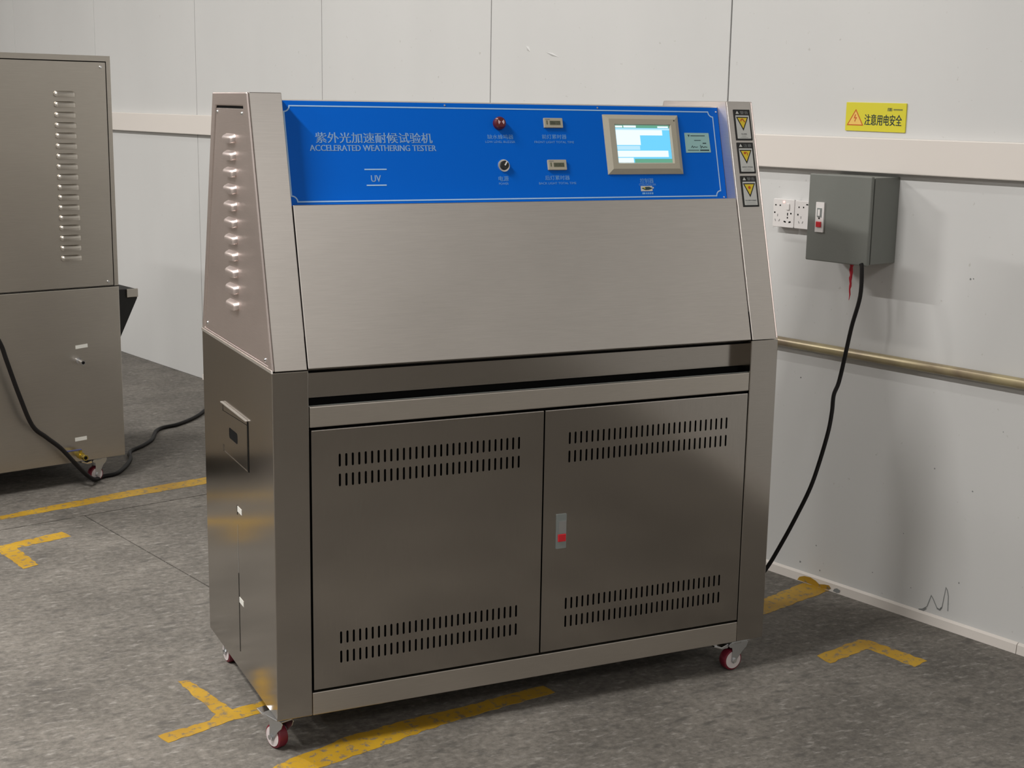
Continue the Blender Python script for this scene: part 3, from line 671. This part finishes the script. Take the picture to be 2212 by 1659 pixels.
# casters ------------------------------------------------------------ local: axle along Y, near face at -Y, pedal towards +X
def make_caster(parent, loc, rot, zt=ZB, brake=True):
    """swivel at the origin of the part, wheel trails towards -X"""
    def put(b, name, par, smooth=False, bevel=0, label=None):
        me = bpy.data.meshes.new(name); me.from_pydata([q for q in b.v], [], b.f)
        for mn in b.mats: me.materials.append(MATS[mn])
        for i, p_ in enumerate(me.polygons): p_.material_index = b.mi[i]; p_.use_smooth = smooth
        import bmesh
        bm = bmesh.new(); bm.from_mesh(me); bmesh.ops.recalc_face_normals(bm, faces=bm.faces); bm.to_mesh(me); bm.free()
        if smooth: me.set_sharp_from_angle(angle=math.radians(40))
        o = bpy.data.objects.new(name, me); COL.objects.link(o); o.parent = par
        if bevel: m_ = o.modifiers.new('bevel', 'BEVEL'); m_.width = bevel; m_.segments = 2; m_.limit_method = 'ANGLE'
        return o
    r, hwid = .0300, .0125; wx = .010; zp = zt-.0005
    XZ = lambda y: Fr((0, y, 0), (1, 0, 0), (0, 0, 1), (0, -1, 0))
    b = MB().mat('zinc').box(XYZ, -.030, .030, -.028, .028, zp-.003, zp)
    b.cyl((0, 0, zp-.012), (0, 0, zp-.003), .020, .022, n=20)
    prof = [(-.036, zp-.013), (-.030, zp-.008), (.024, zp-.008), (.030, zp-.014), (.026, zp-.020), (.018, zp-.022), (wx+.006, zp-.034), (wx+.008, .028), (wx+.003, .021), (wx-.006, .022), (wx-.010, .031), (-.018, zp-.036), (-.030, zp-.026)]
    b.prism(XZ(-hwid-.003), prof, -.0012, .0012); b.prism(XZ(hwid+.003), prof, -.0012, .0012)
    b.box(XYZ, -.030, .026, -hwid-.004, hwid+.004, zp-.012, zp-.0085)
    c = put(b, 'caster', parent, bevel=.0008)
    c.location = V(loc)-parent.location; c.rotation_euler = (0, 0, rot)
    YA = lambda y: V((wx, y, r))
    b = MB().mat('wheel_red')
    prf = [(-hwid, r*.80), (-hwid*.92, r*.95), (-hwid*.6, r), (hwid*.6, r), (hwid*.92, r*.95), (hwid, r*.80)]; n = 28; vs = []; fs = []
    for y, rr in prf: vs += [(wx+rr*math.cos(2*math.pi*i/n), y, r+rr*math.sin(2*math.pi*i/n)) for i in range(n)]
    for k in range(len(prf)-1):
        for i in range(n): fs.append((k*n+i, k*n+(i+1) % n, (k+1)*n+(i+1) % n, (k+1)*n+i))
    fs += [tuple(range(n)), tuple(range((len(prf)-1)*n, len(prf)*n))]
    b.add(vs, fs); put(b, 'wheel', c, True)
    b = MB().mat('wheel_hub').cyl(YA(-hwid-.0012), YA(hwid+.0012), r*.80, n=24); put(b, 'hub', c, True)
    b = MB().mat('chrome').cyl(YA(-hwid-.011), YA(-hwid-.004), .0065, n=6).cyl(YA(hwid+.004), YA(hwid+.009), .0065, n=6).cyl(YA(-hwid-.006), YA(hwid+.006), .0035, n=10); put(b, 'axle_bolt', c)
    if brake:
        b = MB().mat('chrome').prism(XZ(0), [(.024, zp-.016), (.030, zp-.010), (.050, zp-.016), (.074, zp-.008), (.076, zp-.0115), (.050, zp-.0215), (.030, zp-.022)], -.012, .012); put(b, 'brake_pedal', c, bevel=.001)
    return c
make_caster(T, (.0165, .046, 0), math.radians(109), ZB)     # left front: hub to the left, pedal towards the back
make_caster(T, (1.279, .030, 0), math.radians(184), ZB)  # right front: hub to the front
make_caster(T, (.045, .600, 0), math.radians(95), ZB)
make_caster(T, (1.29, .60, 0), math.radians(60), ZB)

# ------------------------------------------------------------------ SECOND CABINET
AX = V((math.cos(.2481), math.sin(.2481), 0)); AY = V((-math.sin(.2481), math.cos(.2481), 0))
CC = V((.1346, 2.6183, 0))
SF = Fr(CC, -AX, UP, -AY)       # a to the left from the right corner, b up, c outwards
W2, D2 = .95, .85
C2 = thing('test_chamber', 'second steel test cabinet with a column of louvres, cut by the left edge', 'test machine', CC-AX*W2/2+AY*D2/2)
zb2, zm2, zt2 = .100, .777, 1.6493
b = MB().mat('steel_second').box(SF, 0, W2, zb2, zm2, -D2, 0).build('lower_cabinet', C2, bevel=.003, segs=3)
ub = MB().mat('steel_second').box(SF, .0035, W2, zm2+.003, zt2, -D2, -.006).build('upper_cabinet', C2, bevel=.002)
MB().mat('steel_second').ring(SF, [(.002, zm2+.003), (W2, zm2+.003), (W2, zt2), (.002, zt2)], [(.0185, zm2+.0035), (W2-.02, zm2+.0035), (W2-.02, 1.6290), (.0185, 1.6290)], -.006, 0).build('cabinet_frame', ub, bevel=.0015)
flat().mat('void').quad(SF, .017, W2-.018, zm2+.0005, 1.631, -.0055).build('panel_gap', ub)
sp = MB().mat('steel_second').box(SF, .0215, W2-.023, zm2+.0055, 1.6255, -.005, -.001).build('side_panel', C2, bevel=.0008)
flat().mat('void').quad(SF, .001, W2, zm2-.0005, zm2+.0038, -.0012).build('panel_gap', C2)
l2 = None
for i in range(17):
    z = 1.507-i*(1.507-.897)/16
    if l2 is None: l2 = louver(Fr(SF.p(.185, z, -.001), AX, UP, -AY), .083, .0215, .011, 'steel_second').build('louver', sp, smooth=True)
    else: copy_part(l2, (0, 0, z-1.507))
for a_, z in ((.0406, 1.6078), (.0429, .7975)):
    MB().mat('chrome').cyl(SF.p(a_, z, -.002), SF.p(a_, z, .0028), .0062, .004, n=12).build('screw', sp, smooth=True)
MB().mat('led_blue').box(SF, .173, .188, 1.3065, 1.3105, 0, .0075).build('status_lamp', sp, label='small glowing blue lamp seen through a louvre')
MB().mat('white_paper').prism(SF, [(.1370, .5490), (.1856, .5455), (.1862, .5590), (.1376, .5625)], 0, .0008).build('sticker', C2, label='white sticker above the pipe stub')
MB().mat('white_paper').prism(SF, [(.1560, .1845), (.2035, .1830), (.2040, .1975), (.1565, .1990)], 0, .0008).build('sticker', C2, label='white sticker above the drain valve')
pp = SF.p(.179, .502, 0)
d_ = (SF.n*.9-V((0, 0, 1))*.05).normalized()
ps = MB().mat('chrome').cyl(pp, pp+d_*.012, .0115, n=16).cyl(pp+d_*.01, pp+d_*.045, .0075, n=16).cyl(pp+d_*.045, pp+d_*.052, .0092, n=16).build('pipe_stub', C2, smooth=True, label='short bright pipe stub')
flat().mat('void').poly(Fr(pp+d_*.0523, AX, UP, d_), [(.0062*math.cos(k*math.pi/6), .0062*math.sin(k*math.pi/6)) for k in range(12)], 0).build('pipe_bore', ps)
vp = SF.p(.1980, .1330, 0)
vv = MB().mat('brass').cyl(vp, vp+SF.n*.02, .009, n=14).cyl(vp+SF.n*.02, vp+SF.n*.045, .014, .014, n=8).cyl(vp+SF.n*.045, vp+SF.n*.075, .010, n=14).cyl(vp+SF.n*.07, vp+SF.n*.082, .012, n=6).cyl(vp+SF.n*.033, vp+SF.n*.033+UP*.022, .007, n=10).build('drain_valve', C2, smooth=False, label='brass drain valve')
MB().mat('blue_handle').box(Fr(vp+SF.n*.033+UP*.024, -AX, SF.n, UP), -.004, .070, -.006, .006, -.0025, .0015).build('valve_handle', vv, bevel=.001, label='dark blue lever')
flat().mat('void').poly(Fr(vp+SF.n*.0823, AX, UP, SF.n), [(.007*math.cos(k*math.pi/6), .007*math.sin(k*math.pi/6)) for k in range(12)], 0).build('valve_bore', vv)
# sloping hopper on its far side
HF = Fr(CC, AX, AY, UP)
b = MB().mat('black').prism(Fr(CC+AY*.38, AX, UP, AY), [(0, .712), (.247, .708), (.250, .668), (.168, .505), (.12, .46), (0, .43)], 0, .26)
hp = b.build('side_hopper', C2, bevel=.003, label='dark sloping hopper on the far side')
MB().mat('steel_second').box(Fr(CC+AY*.376, AX, UP, AY), .200, .2505, .674, .710, -.004, .0).build('hopper_lip', hp, bevel=.002)
base_rot = .2481
for (a_, dep, rt) in ((.098, .05, 3.3), (.085, D2-.08, 2.0), (W2-.08, .07, 2.6), (W2-.08, D2-.08, 1.0)):
    q = SF.p(a_, 0, -dep); make_caster(C2, (q.x, q.y, 0), base_rot+rt+(math.pi if a_ > .5 else 0), zb2)
# black cord
pc = [(-.60, 2.36, .88), (-.45, 2.40, .80), (-.38, 2.42, .70), (-.331, 2.438, .607), (-.311, 2.443, .539), (-.271, 2.454, .40), (-.23, 2.464, .283), (-.18, 2.477, .23), (-.127, 2.49, .179), (-.071, 2.504, .106), (-.03, 2.525, .055), (.01, 2.60, .016), (.047, 2.660, .0085), (.109, 2.689, .0085), (.168, 2.801, .0085), (.206, 2.911, .0085), (.215, 2.98, .010), (.235, 3.05, .008), (.291, 3.114, .0085), (.356, 3.218, .0085), (.402, 3.364, .0085), (.446, 3.436, .0085), (.523, 3.478, .0085), (.617, 3.578, .0085), (.711, 3.729, .0085), (.853, 4.041, .0085), (.87, 4.28, .0085)]
tag(MB().mat('cable').tube(smooth_path(pc), .0085, 10).build('power_cable', smooth=True), 'black power cable hanging beside the second cabinet and curling over the floor', 'cord')
